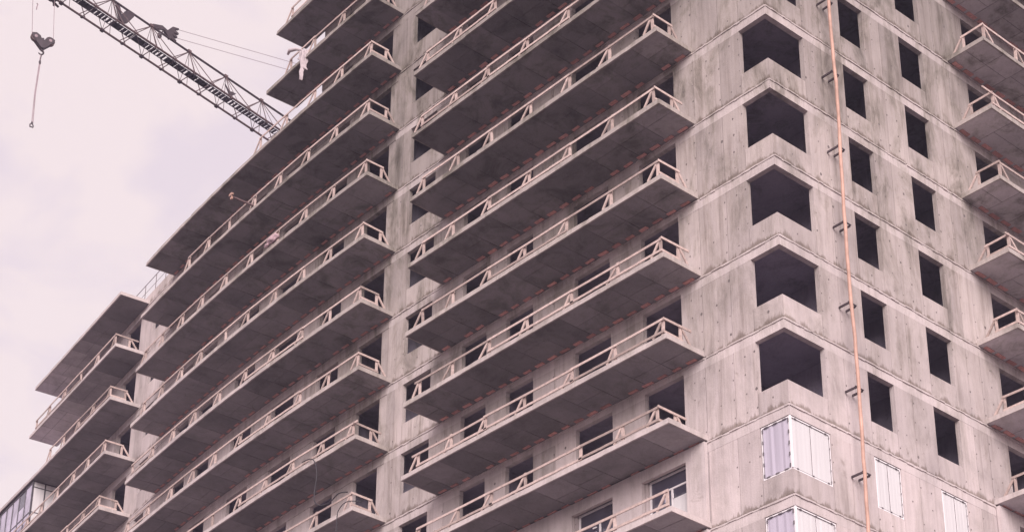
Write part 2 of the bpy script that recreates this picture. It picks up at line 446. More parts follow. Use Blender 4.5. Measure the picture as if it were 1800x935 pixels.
# balcony slabs -----------------------------------------------------------------
TH = .18
brick_me = None
def make_brick_mesh():
    mb = MB()
    mb.box(MW, -.24, .24, -.075, .075, -.022, .01, .5)
    mb.v = [(x * (1 if z < 0 else .98), y, z) for x, y, z in mb.v]
    me = bpy.data.meshes.new('thermal_brick'); me.from_pydata(mb.v, [], mb.f)
    at = me.attributes.new('tint', 'FLOAT', 'FACE'); me.materials.append(M['brick']); return me
BM = make_brick_mesh()
nb_single = 0
brick_rest = MB()
def slab(F, a, b, depth, z, j, bricks, bounce_tint=0):
    """slab cast on shutter boards: soffit panels with recessed seams under a solid plate, ragged edge"""
    global nb_single
    mb = MB()
    s = a; seg = []
    while s < b - .5:
        e = s + (1.22 if rnd.random() < .8 else rnd.choice((.9, 1.5, 2.4)))
        if b - e < .5: e = b
        seg.append((s, e)); s = e
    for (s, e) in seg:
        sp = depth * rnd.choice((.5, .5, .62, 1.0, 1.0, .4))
        t1 = rnd.random() + bounce_tint + (4.2 * max(0, min(1, (s - 44) / 7)) if F is ML and j < 0 else .9 * max(0, 1 - abs(s - a) / 4)); t2 = max(0, t1 + rnd.uniform(-.3, .3))  # paler tint paints bounced light onto right-face soffits and free slab ends
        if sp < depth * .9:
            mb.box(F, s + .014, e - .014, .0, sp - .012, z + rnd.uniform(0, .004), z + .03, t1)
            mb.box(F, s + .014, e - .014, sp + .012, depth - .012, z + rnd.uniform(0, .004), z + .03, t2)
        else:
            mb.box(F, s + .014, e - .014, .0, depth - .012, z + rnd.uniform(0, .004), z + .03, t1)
    # solid plate, divided so the edge can wander
    s = a; 
    prev = (0, 0)
    while s < b - .01:
        e = min(b, s + rnd.uniform(.35, .7))
        if b - e < .2: e = b
        d0 = depth + prev[0]; nz = (rnd.uniform(-.014, .014), rnd.uniform(-.014, .014)); d1 = depth + nz[0]
        if rnd.random() < .06: nz = (nz[0] - .03, nz[1])
        zt0 = z + TH + prev[1] * .8; zt1 = z + TH + nz[1] * .8; zb = z + .028
        P = [F(s, -.04, zb), F(e, -.04, zb), F(e, d1, zb - (.024)), F(s, d0, zb - .024),
             F(s, -.04, zt0), F(e, -.04, zt1), F(e, d1, zt1), F(s, d0, zt0)]
        # order to keep hexa layout
        k = len(mb.v); mb.v += P
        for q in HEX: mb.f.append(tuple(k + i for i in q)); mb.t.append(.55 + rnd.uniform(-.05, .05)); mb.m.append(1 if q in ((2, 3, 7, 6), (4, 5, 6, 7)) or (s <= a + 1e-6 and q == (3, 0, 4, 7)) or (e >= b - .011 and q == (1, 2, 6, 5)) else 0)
        prev = nz; s = e
    mb.box(F, a - .008, a + .03, -.0, depth - .01, z - .004, z + .06, .6, mi=1); mb.box(F, b - .03, b + .008, -.0, depth - .01, z - .004, z + .06, .6, mi=1)
    # thin cement lip along the underside of the edge: hides the shutter seams
    s = a
    while s < b - .01:
        e = min(b, s + rnd.uniform(.5, 1.4))
        mb.box(F, s, e, depth - .05, depth + .004 + rnd.uniform(0, .014), z - .008 + rnd.uniform(-.006, .004), z + .05 + rnd.uniform(-.02, .03), rnd.uniform(.3, 1), mi=1); s = e
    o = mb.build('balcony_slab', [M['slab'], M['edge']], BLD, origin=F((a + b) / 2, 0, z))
    if bricks:
        s = a + .22 + .24
        while s < b - .3:
            t = wt(s) if F is ML else 0
            p = Vector(F(s, .115 + rnd.uniform(-.012, .012), z)); 
            vis = (F is MR and s < 15) or (F is ML and bricks == 1)
            if rnd.random() < .05: s += .64; continue
            if vis and nb_single < 298:
                bo = bpy.data.objects.new('thermal_brick', BM); COL.objects.link(bo); bo.parent = o
                bo.location = p - WL(o) + Vector((0, 0, -.003))
                bo.rotation_euler = (0, 0, (math.pi / 2 - math.atan(t) if F is ML else 0) + rnd.uniform(-.05, .05))
                bo.scale = (rnd.uniform(.9, 1.05), rnd.uniform(.85, 1.1), 1) if F is MR else (rnd.uniform(.68, .9), rnd.uniform(.7, 1.0), 1)
                nb_single += 1
            else:
                brick_rest.box(F, s - rnd.uniform(.15, .21), s + rnd.uniform(.15, .21), .06, .165, z - .022, z + .01, .5)
            s += .64
    return o
# order of building: the ones nearest to the camera first, they get single bricks
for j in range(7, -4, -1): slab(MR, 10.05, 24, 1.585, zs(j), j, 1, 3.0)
for j in range(7, JT - 1, -1): slab(ML, 3.23, 16.25, 1.74, zs(j), j, 1 if j >= -2 else 2)
for j in range(8, JT - 1, -1):
    if j >= -2: slab(ML, 19.25, 38.6, 1.6, zs(j), j, 2)
    elif j == -3: slab(ML, 19.25, 27.35, 1.6, zs(j), j, 2)
    else: slab(ML, 19.25, 26.8, 1.6, zs(j), j, 2)
for j in range(6, -3, -1):
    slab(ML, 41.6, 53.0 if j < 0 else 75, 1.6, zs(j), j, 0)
for j in (8, 9):
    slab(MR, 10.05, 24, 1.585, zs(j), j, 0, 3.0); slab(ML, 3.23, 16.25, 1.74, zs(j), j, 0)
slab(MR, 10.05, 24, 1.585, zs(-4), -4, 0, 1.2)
brick_rest.build('thermal_brick', M['brick'], BLD, kind='stuff')

# rendered recess under the lowest balconies in view (rows 6 and 7): a plaster layer with a straight end
for F, a, holes, e, dz in ((ML, 3.26, [(4.05, 5.95, -2.82, -.48), (7.25, 9.15, -2.82, -.48), (11.1, 12.7, -2.82, -.48), (13.6, 15.15, -2.82, -.48)], 16.0, 0), (MR, 10.08, [(11.1, 12.9, -2.82, -.48), (14.2, 15.7, -2.82, -.48), (17.4, 18.9, -2.82, -.48)], 23.8, 0)):
    for j in ((6, 7, 8) if F is ML else (6, 7)):
        mb = MB()
        for (x0, x1, c, d) in panel_cells([a, e], holes, -2.81, -.06):
            mb.box(F, x0, x1, .022, .16, zs(j) + c, zs(j) + d, .45)
        mb.build('render_layer', M['band'], BLD, origin=F(a, 0, zs(j) - 2.8))

# pipe brackets on the right face, every storey
for j in range(-2, 8):
    z = zs(j) - 1.60 + rnd.uniform(-.05, .05)
    mb = MB()
    x0, x1 = 2.69, 3.02
    ln = .44 + rnd.uniform(-.03, .04)
    mb.bar((x0, -.022, z), (x0, -ln, z), .045, .065); mb.bar((x1, -.022, z), (x1, -ln + .03, z), .045, .065)
    mb.bar((x0 - .03, -ln + .02, z + .03), (x1 + .03, -ln + .02, z + .03), .035, .035)
    mb.build('pipe_bracket', M['steel'], BLD, origin=(x0, 0, z))

# ---------------------------------------------------------------- closed windows of rows 6 and 7
def sheet_window(F, a, b, z0, z1, off, mat, nm, split, parent, clips=True, label=None):
    fr = MB(); w = .05
    fr.box(F, a, a + w, off - .05, off + .012, z0, z1); fr.box(F, b - w, b, off - .05, off + .012, z0, z1)
    fr.box(F, a + w, b - w, off - .05, off + .010, z0, z0 + w); fr.box(F, a + w, b - w, off - .05, off + .010, z1 - w, z1)
    if split:
        mid = (a + b) / 2; fr.box(F, mid - .02, mid + .02, off - .05, off + .006, z0 + w, z1 - w)
    root = fr.build(nm, M['frame'], parent, origin=F((a + b) / 2, 0, z0), label=label)
    spans = [(a + w, (a + b) / 2 - .02), ((a + b) / 2 + .02, b - w)] if split else [(a + w, b - w)]
    for (p, q) in spans:
        pn = MB(); n = 10
        vs = []
        for i in range(n + 1):
            s = p + (q - p) * i / n
            bulge = (.010 if mat is M['lilac'] else .003) * math.sin(i * 2.3 + z0)
            vs.append((s, off - .012 + bulge))
        for (s0, o0), (s1, o1) in zip(vs, vs[1:]):
            P = [F(s0, off - .04, z0 + w), F(s1, off - .04, z0 + w), F(s1, o1, z0 + w), F(s0, o0, z0 + w), F(s0, off - .04, z1 - w), F(s1, off - .04, z1 - w), F(s1, o1, z1 - w), F(s0, o0, z1 - w)]
            pn.hexa(P)
        pn.build('film_pane', mat, root, origin=F((p + q) / 2, 0, z0))
    if clips:
        cl = MB()
        def clip(s, z, hor):
            if hor: cl.box(F, s - .06, s + .06, off, off + .03, z - .022, z + .022)
            else: cl.box(F, s - .018, s + .018, off, off + .03, z - .05, z + .05)
        big = 1.0 if clips == 2 else .55
        k = 5
        for i in range(k):
            zz = z0 + .14 + (z1 - z0 - .28) * i / (k - 1)
            for s in ((a + w + .005, b - w - .005) if clips == 2 else (b - w - .01,)):
                cl.box(F, s - .02 * big, s + .02 * big, off + .012, off + .03, zz - .055 * big, zz + .055 * big)
        for i in range(3):
            s = a + .2 + (b - a - .4) * i / 2
            for zz in (z0 + w, z1 - w): cl.box(F, s - .07 * big, s + .07 * big, off + .012, off + .03, zz - .018, zz + .018)
        # thin dark sealing line round the sheet
        for (p, q) in spans:
            cl.box(F, p, q, off, off + .0125, z0 + w - .008, z0 + w + .004); cl.box(F, p, q, off, off + .0125, z1 - w - .004, z1 - w + .008)
            cl.box(F, q - .006, q + .006, off, off + .0128, z0 + w, z1 - w)
        cl.build('clip', M['clip'], root, origin=F((a + b) / 2, 0, z0), kind='stuff')
    return root
for j in (6, 7):
    z = zs(j); 
    sheet_window(ML, .04, 1.14, z - 2.19, z + LT - .01, -.03, M['lilac'], 'corner_window', False, BLD, clips=2)
    sheet_window(MR, .04, 1.82, z - 2.19, z + LT - .01, -.03, M['film'], 'corner_window', True, BLD)
    cp = MB(); cp.bar((.025, .025, z - 2.16), (.025, .025, z + LT - .005), .05, .05); cp.build('corner_post', M['frame'], BLD, origin=(.02, .02, z - 2.16))
    sheet_window(MR, 3.92, 5.17, z - 2.16, z + LT - .01, -.03, M['film'], 'window', True, BLD)
    sheet_window(MR, 7.23, 8.53, z - 2.16, z + LT - .01, -.03, M['film'], 'window', True, BLD)
# glazed balcony doors in rows 6 and 7 on the left face
for j in (6, 7):
    for (a, b) in ((4.15, 5.85), (7.35, 9.07), (11.2, 12.6), (13.7, 15.05)):
        z = zs(j); off = -.10
        fr = MB(); w = .07; z1 = z - .43; z0 = z - 2.8
        fr.box(ML, a, a + w, off - .07, off, z0, z1); fr.box(ML, b - w, b, off - .07, off, z0, z1)
        fr.box(ML, a + w, b - w, off - .07, off - .002, z1 - w, z1); fr.box(ML, a + w, b - w, off - .07, off - .002, z1 - .58, z1 - .52)
        fr.box(ML, a + w, b - w, off - .07, off - .002, z0, z0 + w)
        m1 = a + (b - a) * .42
        fr.box(ML, m1, m1 + .07, off - .07, off - .004, z0 + w, z1 - .58)
        d = fr.build('balcony_door', M['frame'] if (a < 9.2) else M['alu'], BLD, origin=ML((a + b) / 2, 0, z0))
        for (p, q, c, e, mt) in ((a + w, b - w, z1 - .52, z1 - w, 'glass'), (a + w, m1, z0 + w, z1 - .58, 'glass'), (m1 + .07, b - w, z0 + 1.05, z1 - .58, 'glass'), (m1 + .07, b - w, z0 + w, z0 + 1.05, 'glass')):
            pn = MB(); pn.box(ML, p, q, off - .05, off - .03, c, e); pn.build('pane', M[mt], d, origin=ML(p, 0, c))
        if a < 9.2:
            hh = 1.45 if a < 5 else 1.1
            pn = MB(); pn.box(ML, a + w, m1 - .01, off - .028, off - .015, z0 + w, z0 + hh); pn.build('protective_sheet', M['film'], d, origin=ML(a, 0, z0))
            pn = MB(); pn.box(ML, m1 + .08, b - w - .05, off - .028, off - .02, z0 + w, z0 + hh * .8)
            pn.box(ML, m1 + .2, m1 + .38, off - .028, off - .021, z0 + hh, z0 + hh + .45); pn.build('protective_sheet', M['lilac'], d, origin=ML(a, 0, z0))
            hd = MB(); hd.bar(ML(m1 - .03, off + .02, z0 + 1.45), ML(m1 - .03, off + .02, z0 + 1.62), .03, .03); hd.bar(ML(m1 + .16, off + .02, z1 - .7), ML(m1 + .32, off + .02, z1 - .7), .04, .04)
            hd.build('handle', M['frame'], d, origin=ML(m1, 0, z0 + 1.45))
# glazed balconies at the far left: rows 0 to 3, seen at the lower left
for j in (0, 1, 2, 3):
    z1 = zs(j) - .01; z0 = zs(j + 1) + TH + .01
    fr = MB(); OFF = 1.5
    y = 51.85; ys = []
    while y < 74: ys.append(y); y += .93
    for y in ys: fr.box(ML, y - .045, y + .045, OFF - .08, OFF, z0, z1)
    fr.box(ML, ys[0], ys[-1], OFF - .078, OFF - .004, z1 - .16, z1); fr.box(ML, ys[0], ys[-1], OFF - .078, OFF - .004, z0, z0 + .07)
    fr.box(ML, ys[0], ys[-1], OFF - .076, OFF - .006, z0 + .95, z0 + 1.0)
    for o in (.05, .75): fr.box(ML, ys[0] - .03, ys[0] + .03, o, o + .07, z0, z1)
    for zz in (z0, z0 + .95, z1 - .38, z1 - .06): fr.box(ML, ys[0] - .028, ys[0] + .028, .05, OFF - .08, zz, zz + .05)
    gl = fr.build('balcony_glazing', M['alu'], BLD, origin=ML(ys[0], OFF, z0))
    for i, (a, b) in enumerate(zip(ys, ys[1:])):
        if i in (1,):
            pn = MB(); pn.box(ML, a + .045, b - .045, OFF - .05, OFF - .03, z0 + .07, z1 - 1.1); pn.build('pane', M['glass_lilac'], gl, origin=ML(a, OFF, z0))
            pn = MB(); pn.box(ML, a + .045, b - .045, OFF - .05, OFF - .03, z1 - 1.09, z1 - .16); pn.build('pane', M['glass'], gl, origin=ML(a, OFF, z0))
        else:
            pn = MB(); pn.box(ML, a + .045, b - .045, OFF - .05, OFF - .03, z0 + .07, z1 - .16); pn.build('pane', M['glass_lilac'], gl, origin=ML(a, OFF, z0))
    for (a, b) in ((.12, .75), (.82, OFF - .08)):
        pn = MB(); pn.box(ML, ys[0] - .012, ys[0] + .008, a, b, z0 + .05, z1 - .06); pn.build('pane', M['film'], gl, origin=ML(ys[0], a, z0))

# ---------------------------------------------------------------- timber guard railings (loose site edge protection, one per balcony)
ORD = ['topmost', 'second', 'third', 'fourth', 'fifth', 'sixth', 'seventh', 'eighth', 'ninth', 'tenth', 'eleventh', 'twelfth']
PW = {}
def railing(F, a, b, depth, z, label, group, endA=True, endB=False, toe=0.0, over=(0, 0), skip=(), posts=None, gaps=()):
    off = depth - .07; zt = z + TH; zr = z + .73
    root = thing('timber_railing', label, 'railing', F(a, off, zt), group)
    if posts is None:
        posts = []; s = a + .16 + rnd.uniform(-.03, .08)
        while s < b - .4: posts.append(s); s += 2.03 + rnd.uniform(-.22, .22)
    for i, s in enumerate(posts):
        mb = MB(); lean = rnd.uniform(-.03, .03); up_ = rnd.uniform(.0, .05)
        mb.bar(F(s, off, zt), F(s + lean, off + rnd.uniform(-.02, .02), zr + .04 + up_), .055, .10, rnd.random(), up=(0, 1, 0)); mb.build('post', M['wood'], root, origin=F(s, off, zt))
        if rnd.random() < .93:
            mb = MB(); br = .42 + rnd.uniform(-.06, .08)
            mb.bar(F(s + .05 + lean, off + .03, zr - .04), F(s + br, off + .03, zt + .02), .04, .085); mb.build('brace', M['wood'], root, origin=F(s, off, zt))
    # top rail boards, butted over posts with small kinks
    idx = [0] + [i for i in range(2, len(posts) - 1, 2)] + [len(posts) - 1]
    idx = sorted(set(idx))
    for p, q in zip(idx, idx[1:]):
        if p in gaps: continue
        s0 = posts[p] - (.06 + (over[0] if p == 0 else 0)); s1 = posts[q] + (.04 + (over[1] if q == len(posts) - 1 else 0))
        mb = MB(); n = max(2, int((s1 - s0) / 1.0)); dz0 = rnd.uniform(-.02, .02); dz1 = rnd.uniform(-.02, .02)
        o_ = off + .055 + (.012 if (p // 2) % 2 else 0)
        for i in range(n):
            f0, f1 = i / n, (i + 1) / n
            sag = lambda f: -.012 * math.sin(math.pi * f)
            mb.bar(F(s0 + (s1 - s0) * f0, o_, zr + dz0 + (dz1 - dz0) * f0 + sag(f0)), F(s0 + (s1 - s0) * f1, o_, zr + dz0 + (dz1 - dz0) * f1 + sag(f1)), .03, .085)
        mb.build('top_rail', M['wood'], root, origin=F(s0, o_, zr))
    if toe:
        for p, q in zip(idx, idx[1:]):
            if rnd.random() < toe:
                mb = MB(); s0 = posts[p] - .1; s1 = posts[q] + .05; zz = zt + .10 + rnd.uniform(-.01, .02); n = max(2, int(s1 - s0))
                for i in range(n): mb.bar(F(s0 + (s1 - s0) * i / n, off + .05, zz), F(s0 + (s1 - s0) * (i + 1) / n, off + .05, zz + .01), .03, .085)
                mb.build('lower_rail', M['wood'], root, origin=F(s0, off, zz))
    for flag, s, sg in ((endA, posts[0] - .06, 1), (endB, b - .07, -1)):
        if not flag: continue
        o2 = depth - .85 + rnd.uniform(-.08, .08)
        mb = MB(); mb.bar(F(s, o2, zt), F(s, o2, zr + .05), .10, .055, up=(0, 1, 0)); mb.build('post', M['wood'], root, origin=F(s, o2, zt))
        mb = MB(); mb.bar(F(s - .03 * sg, o2 - .04, zr - .03), F(s - .03 * sg, o2 - .42, zt + .02), .04, .085); mb.build('brace', M['wood'], root, origin=F(s, o2, zt))
        mb = MB(); mb.bar(F(s - .05 * sg, depth + .02, zr + .01), F(s - .05 * sg, o2 - rnd.choice((.08, .1, .45)), zr + rnd.uniform(-.03, .03)), .03, .085)
        mb.build('end_rail', M['wood'], root, origin=F(s, o2, zr))
        if rnd.random() < .55 or toe > .9:
            mb = MB(); mb.bar(F(s - .05 * sg, depth - .02, zt + .09), F(s - .05 * sg, o2 - .05, zt + .08), .03, .085); mb.build('lower_rail', M['wood'], root, origin=F(s, o2, zt))
    return root
A_POSTS = {6: [3.75, 5.23, 7.14, 9.74, 11.43, 13.14, 15.27], 5: [3.42, 5.5, 7.5, 9.8, 11.77, 13.57, 15.38], 4: [3.40, 5.32, 7.46, 9.65, 11.61, 13.6, 15.4], 3: [3.42, 5.56, 7.71, 9.81, 11.65, 13.64, 15.33],
           2: [3.5, 5.45, 7.5, 9.6, 11.7, 13.7, 15.4], 1: [3.45, 5.5, 7.5, 9.5, 11.6, 13.5, 15.5]}
for n, j in enumerate(range(-3, 8)):
    where = {-3: 'highest at the top edge', -2: 'second from the top edge', -1: 'third from the top edge', 0: 'fourth from the top', 1: 'fifth from the top', 2: 'sixth from the top', 3: 'middle one', 4: 'fourth from the bottom', 5: 'third from the bottom', 6: 'second from the bottom, above glazed doors', 7: 'lowest, before white sheeted doors'}[j]
    railing(ML, 3.23, 16.25, 1.74, zs(j), 'timber railing left of the corner windows, ' + where, 'timber railings on the balconies left of the corner windows', endA=(j != 7), endB=False,
            toe={6: .6, 5: 1.0, 7: 1.0, 0: .5, -1: .4}.get(j, .2), posts=A_POSTS.get(j), over=(0, {5: .25, 4: .2}.get(j, 0)))
for n, j in enumerate(range(-4, 9)):
    b = {-4: 26.7, -3: 27.3, -2: 28.6, -1: 35.6}.get(j, 38.5)
    where = {-4: 'topmost, short, above the white rag', -3: 'short, with a white rag knotted on it', -2: 'beside the orange ended pole', -1: 'next below the long roof slab', 0: 'with a pink bundle stuffed in it', 1: 'next below the one with the pink bundle',
             2: 'sixth from the top of the bay', 3: 'seventh from the top of the bay', 4: 'eighth from the top of the bay', 5: 'just above the one with the black hose', 6: 'with a black hose at its corner', 7: 'second lowest in the bay', 8: 'lowest in the bay'}[j]
    railing(ML, 19.25, b, 1.6, zs(j), 'timber railing on the curved middle bay, ' + where, 'timber railings on the curved middle bay', endA=True, toe={4: .5, 6: .7}.get(j, .12), over=({4: .25, 6: .1}.get(j, 0), 0))
for n, j in enumerate(range(-2, 4)):
    if j == -2: continue
    b = 52.9 if j < 0 else 51.6 if j == 0 else 74
    where = {-1: 'topmost, under the roof slab', 0: 'second from the top', 1: 'third from the top, before the glazing', 2: 'fourth from the top', 3: 'fifth from the top'}[j]
    railing(ML, 41.6, b, 1.6, zs(j), 'timber railing on the far left bay, ' + where, 'timber railings on the far left bay', endA=True, toe=.3)
for n, j in enumerate(range(-2, 8)):
    where = {-2: 'highest, at the top right corner of the picture', -1: 'second highest', 0: 'first one with a full corner in view', 1: 'with two loose board ends sticking out', 2: 'third one below the top edge', 3: 'with jumbled boards at its corner', 4: 'fourth from the bottom', 5: 'third from the bottom', 6: 'second from the bottom', 7: 'lowest'}[j]
    railing(MR, 10.05, 24, 1.585, zs(j), 'timber railing at the right edge, ' + where, 'timber railings on the right hand balconies', endA=True, toe={1: 1.0, 3: 1.0, 5: .8}.get(j, .4), over=({1: .6, 3: .2}.get(j, 0), 0))

# thin metal rail on the roof of the far left bay
rr = thing('roof_railing', 'thin metal guard rail on the low roof wall between two bays, against the sky', 'railing', ML(38.9, -.1, zs(-2) + .62))
z = zs(-2) + .6
mb = MB(); mb.tube([ML(y, -.1, z + 1.05) for y in (39, 40.5, 42, 43.5, 45.0)], .018, 6); mb.build('top_rail', M['steel_light'], rr)
mb = MB(); mb.tube([ML(y, -.1, z + .55) for y in (39, 40.5, 42, 43.5, 45.0)], .011, 6); mb.build('middle_rail', M['steel_light'], rr)
for y in (39.1, 40.1, 41.3, 42.6, 43.8, 44.9):
    mb = MB(); mb.tube([ML(y, -.1, z), ML(y, -.1, z + 1.05)], .016, 6); mb.build('post', M['steel_light'], rr, origin=ML(y, -.1, z))

# ---------------------------------------------------------------- orange riser pipe on the right face
pp = [(-3.0, 2.80), (0, 2.78), (-1.62, 2.72), (-3.6, 2.76), (-5.6, 2.80), (-8.4, 2.70), (-10.8, 2.68), (-13, 2.69), (-15.5, 2.73), (-17.9, 2.70), (-19.6, 2.70), (-21.6, 2.67), (-26, 2.7), (-32, 2.7)]
pts = [(2.80, 9.0), (2.78, 4.0), (2.80, 0.5)] + [(b, a) for a, b in pp[2:]]
PT = []
for i in range(len(pts) - 1):
    for k in range(4):
        f = k / 4; f2 = f * f * (3 - 2 * f)
        PT.append((pts[i][0] + (pts[i + 1][0] - pts[i][0]) * f2 + .0, -.50 + .015 * math.sin(i * 1.7 + k), Z0 + pts[i][1] + (pts[i + 1][1] - pts[i][1]) * f))
mb = MB(); mb.tube([(p[0], p[1], p[2]) for p in PT], .056, 12)
pipe = mb.build('riser_pipe', M['orange'], None, origin=PT[-1], smooth=True)
tag(pipe, 'long orange pipe running down the right face beside the window holes', 'pipe')

# ---------------------------------------------------------------- small things on the balconies
def rag(name, label, cat, root, strands, mat, seed, parent=None):
    r = random.Random(seed); mb = MB()
    for (dx, ln, w) in strands:
        p = Vector(root) + Vector(dx); pts = []; n = 7
        for i in range(n + 1):
            f = i / n
            pts.append(p + Vector((r.uniform(-.03, .03), r.uniform(-.03, .03) + .1 * f * r.uniform(-.5, 1), -ln * f)))
        k0 = len(mb.v)
        for i, q in enumerate(pts):
            ww = w * (1 - .35 * i / n) * r.uniform(.8, 1.2)
            a = Rt * ww * .5; d = Vector((-.03, -.02, 0))
            fold = Vector((-.04, -.04, 0)) * math.sin(i * 1.3)
            for v in (q - a, q - a * .3 + d + fold, q + a * .3 - d, q + a + fold): mb.v.append(tuple(v))
            for v in (q + a - d * .6 + fold, q + a * .3 - d * 1.6, q - a * .3 + d * .4 + fold, q - a - d * .6): mb.v.append(tuple(v))
        for i in range(n):
            for k in range(8):
                mb.f.append((k0 + i * 8 + k, k0 + i * 8 + (k + 1) % 8, k0 + (i + 1) * 8 + (k + 1) % 8, k0 + (i + 1) * 8 + k)); mb.t.append(.5); mb.m.append(0)
        for q in (k0, k0 + n * 8): mb.f.append(tuple(q + k for k in range(8))); mb.t.append(.5); mb.m.append(0)
    o = mb.build(name, mat, parent, origin=root, smooth=True)
    return tag(o, label, cat)
P0 = Vector(ML(24.3, 1.66, zs(-3) + .45))
rag('white_rag', 'torn white rag hanging over the edge of the short upper balcony slab', 'rag', P0, [((0, 0, 0), 1.6, .22), ((.08, -.12, .02), 1.1, .18), ((-.05, .16, 0), .5, .16)], M['cloth'], 3)
mb = MB(); a = P0 + Vector((0, .05, .02))
mb.tube([a, a + Vector((-.12, .35, .22)), a + Vector((-.2, .75, .35)), a + Vector((-.15, .95, .28))], [.04, .07, .09, .05], 8)
o = mb.build('cloth_strip', M['cloth'], None, origin=a, smooth=True); tag(o, 'short twisted white cloth end sticking up against the roof slab above the torn rag', 'cloth')
# bundle of sheeting stuffed under the rail
mb = MB(); c0 = Vector(ML(25.9, 1.62, zs(0) + .45))
def blob(mb, c, rad, seed, n=10):
    r = random.Random(seed); k0 = len(mb.v)
    for i in range(n + 1):
        th = math.pi * i / n
        for k in range(n * 2):
            ph = math.pi * k / n; q = 1 + .22 * math.sin(3 * ph + seed) * math.sin(4 * th) + r.uniform(-.12, .12) * math.sin(th)
            mb.v.append((c[0] + rad[0] * q * math.sin(th) * math.cos(ph), c[1] + rad[1] * q * math.sin(th) * math.sin(ph), c[2] + rad[2] * q * math.cos(th)))
    m_ = n * 2
    for i in range(n):
        for k in range(m_):
            mb.f.append((k0 + i * m_ + k, k0 + i * m_ + (k + 1) % m_, k0 + (i + 1) * m_ + (k + 1) % m_, k0 + (i + 1) * m_ + k)); mb.t.append(.5); mb.m.append(0)
blob(mb, c0, (.13, .38, .17), 5); blob(mb, c0 + Vector((.02, .30, .04)), (.08, .15, .17), 8); blob(mb, c0 + Vector((.0, .42, -.13)), (.08, .17, .08), 9)
M['pinkcloth'] = simple('pink_sheeting', (.45, .31, .33), .8, 0, .45, 7)
o = mb.build('sheeting_bundle', M['pinkcloth'], None, origin=c0, smooth=True); tag(o, 'crumpled pink sheeting bundle stuffed on the rail of the middle bay', 'bundle')
# plank poking out over the edge

pl = thing('projecting_pole', 'brown pole with an orange end poking out over the edge of the middle bay', 'pole', ML(27.9, .9, zs(-1) + .33))
mb = MB(); mb.bar(ML(27.9, .9, zs(-1) + .30), ML(27.95, 2.72, zs(-1) + .36), .07, .07); mb.build('shaft', M['steel_light'], pl)
mb = MB(); mb.bar(ML(27.95, 2.62, zs(-1) + .22), ML(27.95, 2.66, zs(-1) + .52), .12, .08); mb.bar(ML(27.8, 2.66, zs(-1) + .42), ML(28.1, 2.66, zs(-1) + .46), .07, .07)
mb.build('clamp', M['orange'], pl)
# black hose hanging from row 5 into row 6 at the near corner of the middle bay
def hose(label, pts, r=.022):
    # smooth through points
    P = [Vector(p) for p in pts]; out_ = []
    for i in range(len(P) - 1):
        p0 = P[max(i - 1, 0)]; p1 = P[i]; p2 = P[i + 1]; p3 = P[min(i + 2, len(P) - 1)]
        for k in range(6):
            t = k / 6
            out_.append(.5 * ((2 * p1) + (p2 - p0) * t + (2 * p0 - 5 * p1 + 4 * p2 - p3) * t * t + (3 * p1 - p0 - 3 * p2 + p3) * t ** 3))
    out_.append(P[-1])
    mb = MB(); mb.tube(out_, r, 6); o = mb.build('hose', M['rubber'], None, origin=out_[-1], smooth=True); tag(o, label, 'hose')
hose('thin black hose dropping from a slab edge and looping onto the middle bay railing below', [ML(22.6, 1.66, zs(4) + .32), ML(21.8, 1.72, zs(4) + .1), ML(21.5, 1.7, zs(4) - .6), ML(21.6, 1.7, zs(4) - 1.6), ML(21.3, 1.72, zs(4) - 2.05), ML(20.6, 1.72, zs(4) - 2.25), ML(20.0, 1.72, zs(5) + .92), ML(19.5, 1.66, zs(5) + .82)])
hose('short black hose bent over the slab edge under the middle bay corner railing', [ML(19.2, 1.2, zs(5) + .45), ML(19.5, 1.66, zs(5) + .42), ML(19.95, 1.72, zs(5) + .2), ML(20.05, 1.70, zs(5) - .3), ML(20.1, 1.68, zs(5) - 1.3), ML(20.0, 1.66, zs(5) - 2.1)], .018)

# ---------------------------------------------------------------- tower crane
d = Vector((.9882, .1536, 0)); nn = Vector((-.1536, .9882, 0)); O = Vector((-1.9, 45.3, 75.0)); K = Vector((0, 0, 1))
def J(s, o, h): return O + d * s + nn * o + K * h
WJ, HJ, PITCH, S0 = 1.25, 1.80, 2.93, 5.2
SA, SB = S0 - 12 * PITCH, S0 + 11 * PITCH
crane = thing('tower_crane', 'dark lattice tower crane boom reaching over the building against the sky', 'crane', (J(SB, .6, 0).x, J(SB, .6, 0).y, 0))
jib = MB(); jib.tube([J(SA, 0, 0), J(SB, 0, 0)], .062, 8); jib.tube([J(SA, WJ, 0), J(SB, WJ, 0)], .062, 8)
jo = jib.build('boom', M['steel_light'], crane)
tcx = MB(); tcx.tube([J(SA, WJ / 2, HJ), J(SB, WJ / 2, HJ)], .065, 8); tcx.build('top_chord', M['steel'], jo)
lat = MB()
k = SA
while k < SB - .1:
    ap = J(k, WJ / 2, HJ)
    for o in (0, WJ):
        for dk in (-PITCH / 2 - .25, PITCH / 2 + .25): lat.tube([ap, J(k + dk, o, 0)], .028, 5)
        lat.tube([ap, J(k, o, 0)], .018, 5)
        lat.tube([ap, J(k + .55, o, 0)], .018, 5)
    lat.tube([J(k - PITCH / 2, 0, -.02), J(k - PITCH / 2, WJ, -.02)], .03, 5)
    lat.tube([J(k, 0, -.02), J(k, WJ, -.02)], .03, 5)
    lat.tube([J(k - PITCH / 2, 0, -.02), J(k, WJ, -.02)], .02, 5)
    lat.tube([J(k, 0, .0), J(k, 0, .0) + K * -.12], .04, 5)
    lat.bar(J(k - .12, WJ / 2, HJ + .03), J(k + .12, WJ / 2, HJ + .03), .16, .16)
    k += PITCH
lat.build('lattice', M['steel_light'], jo, kind='stuff')
lat2 = MB()
k = SA
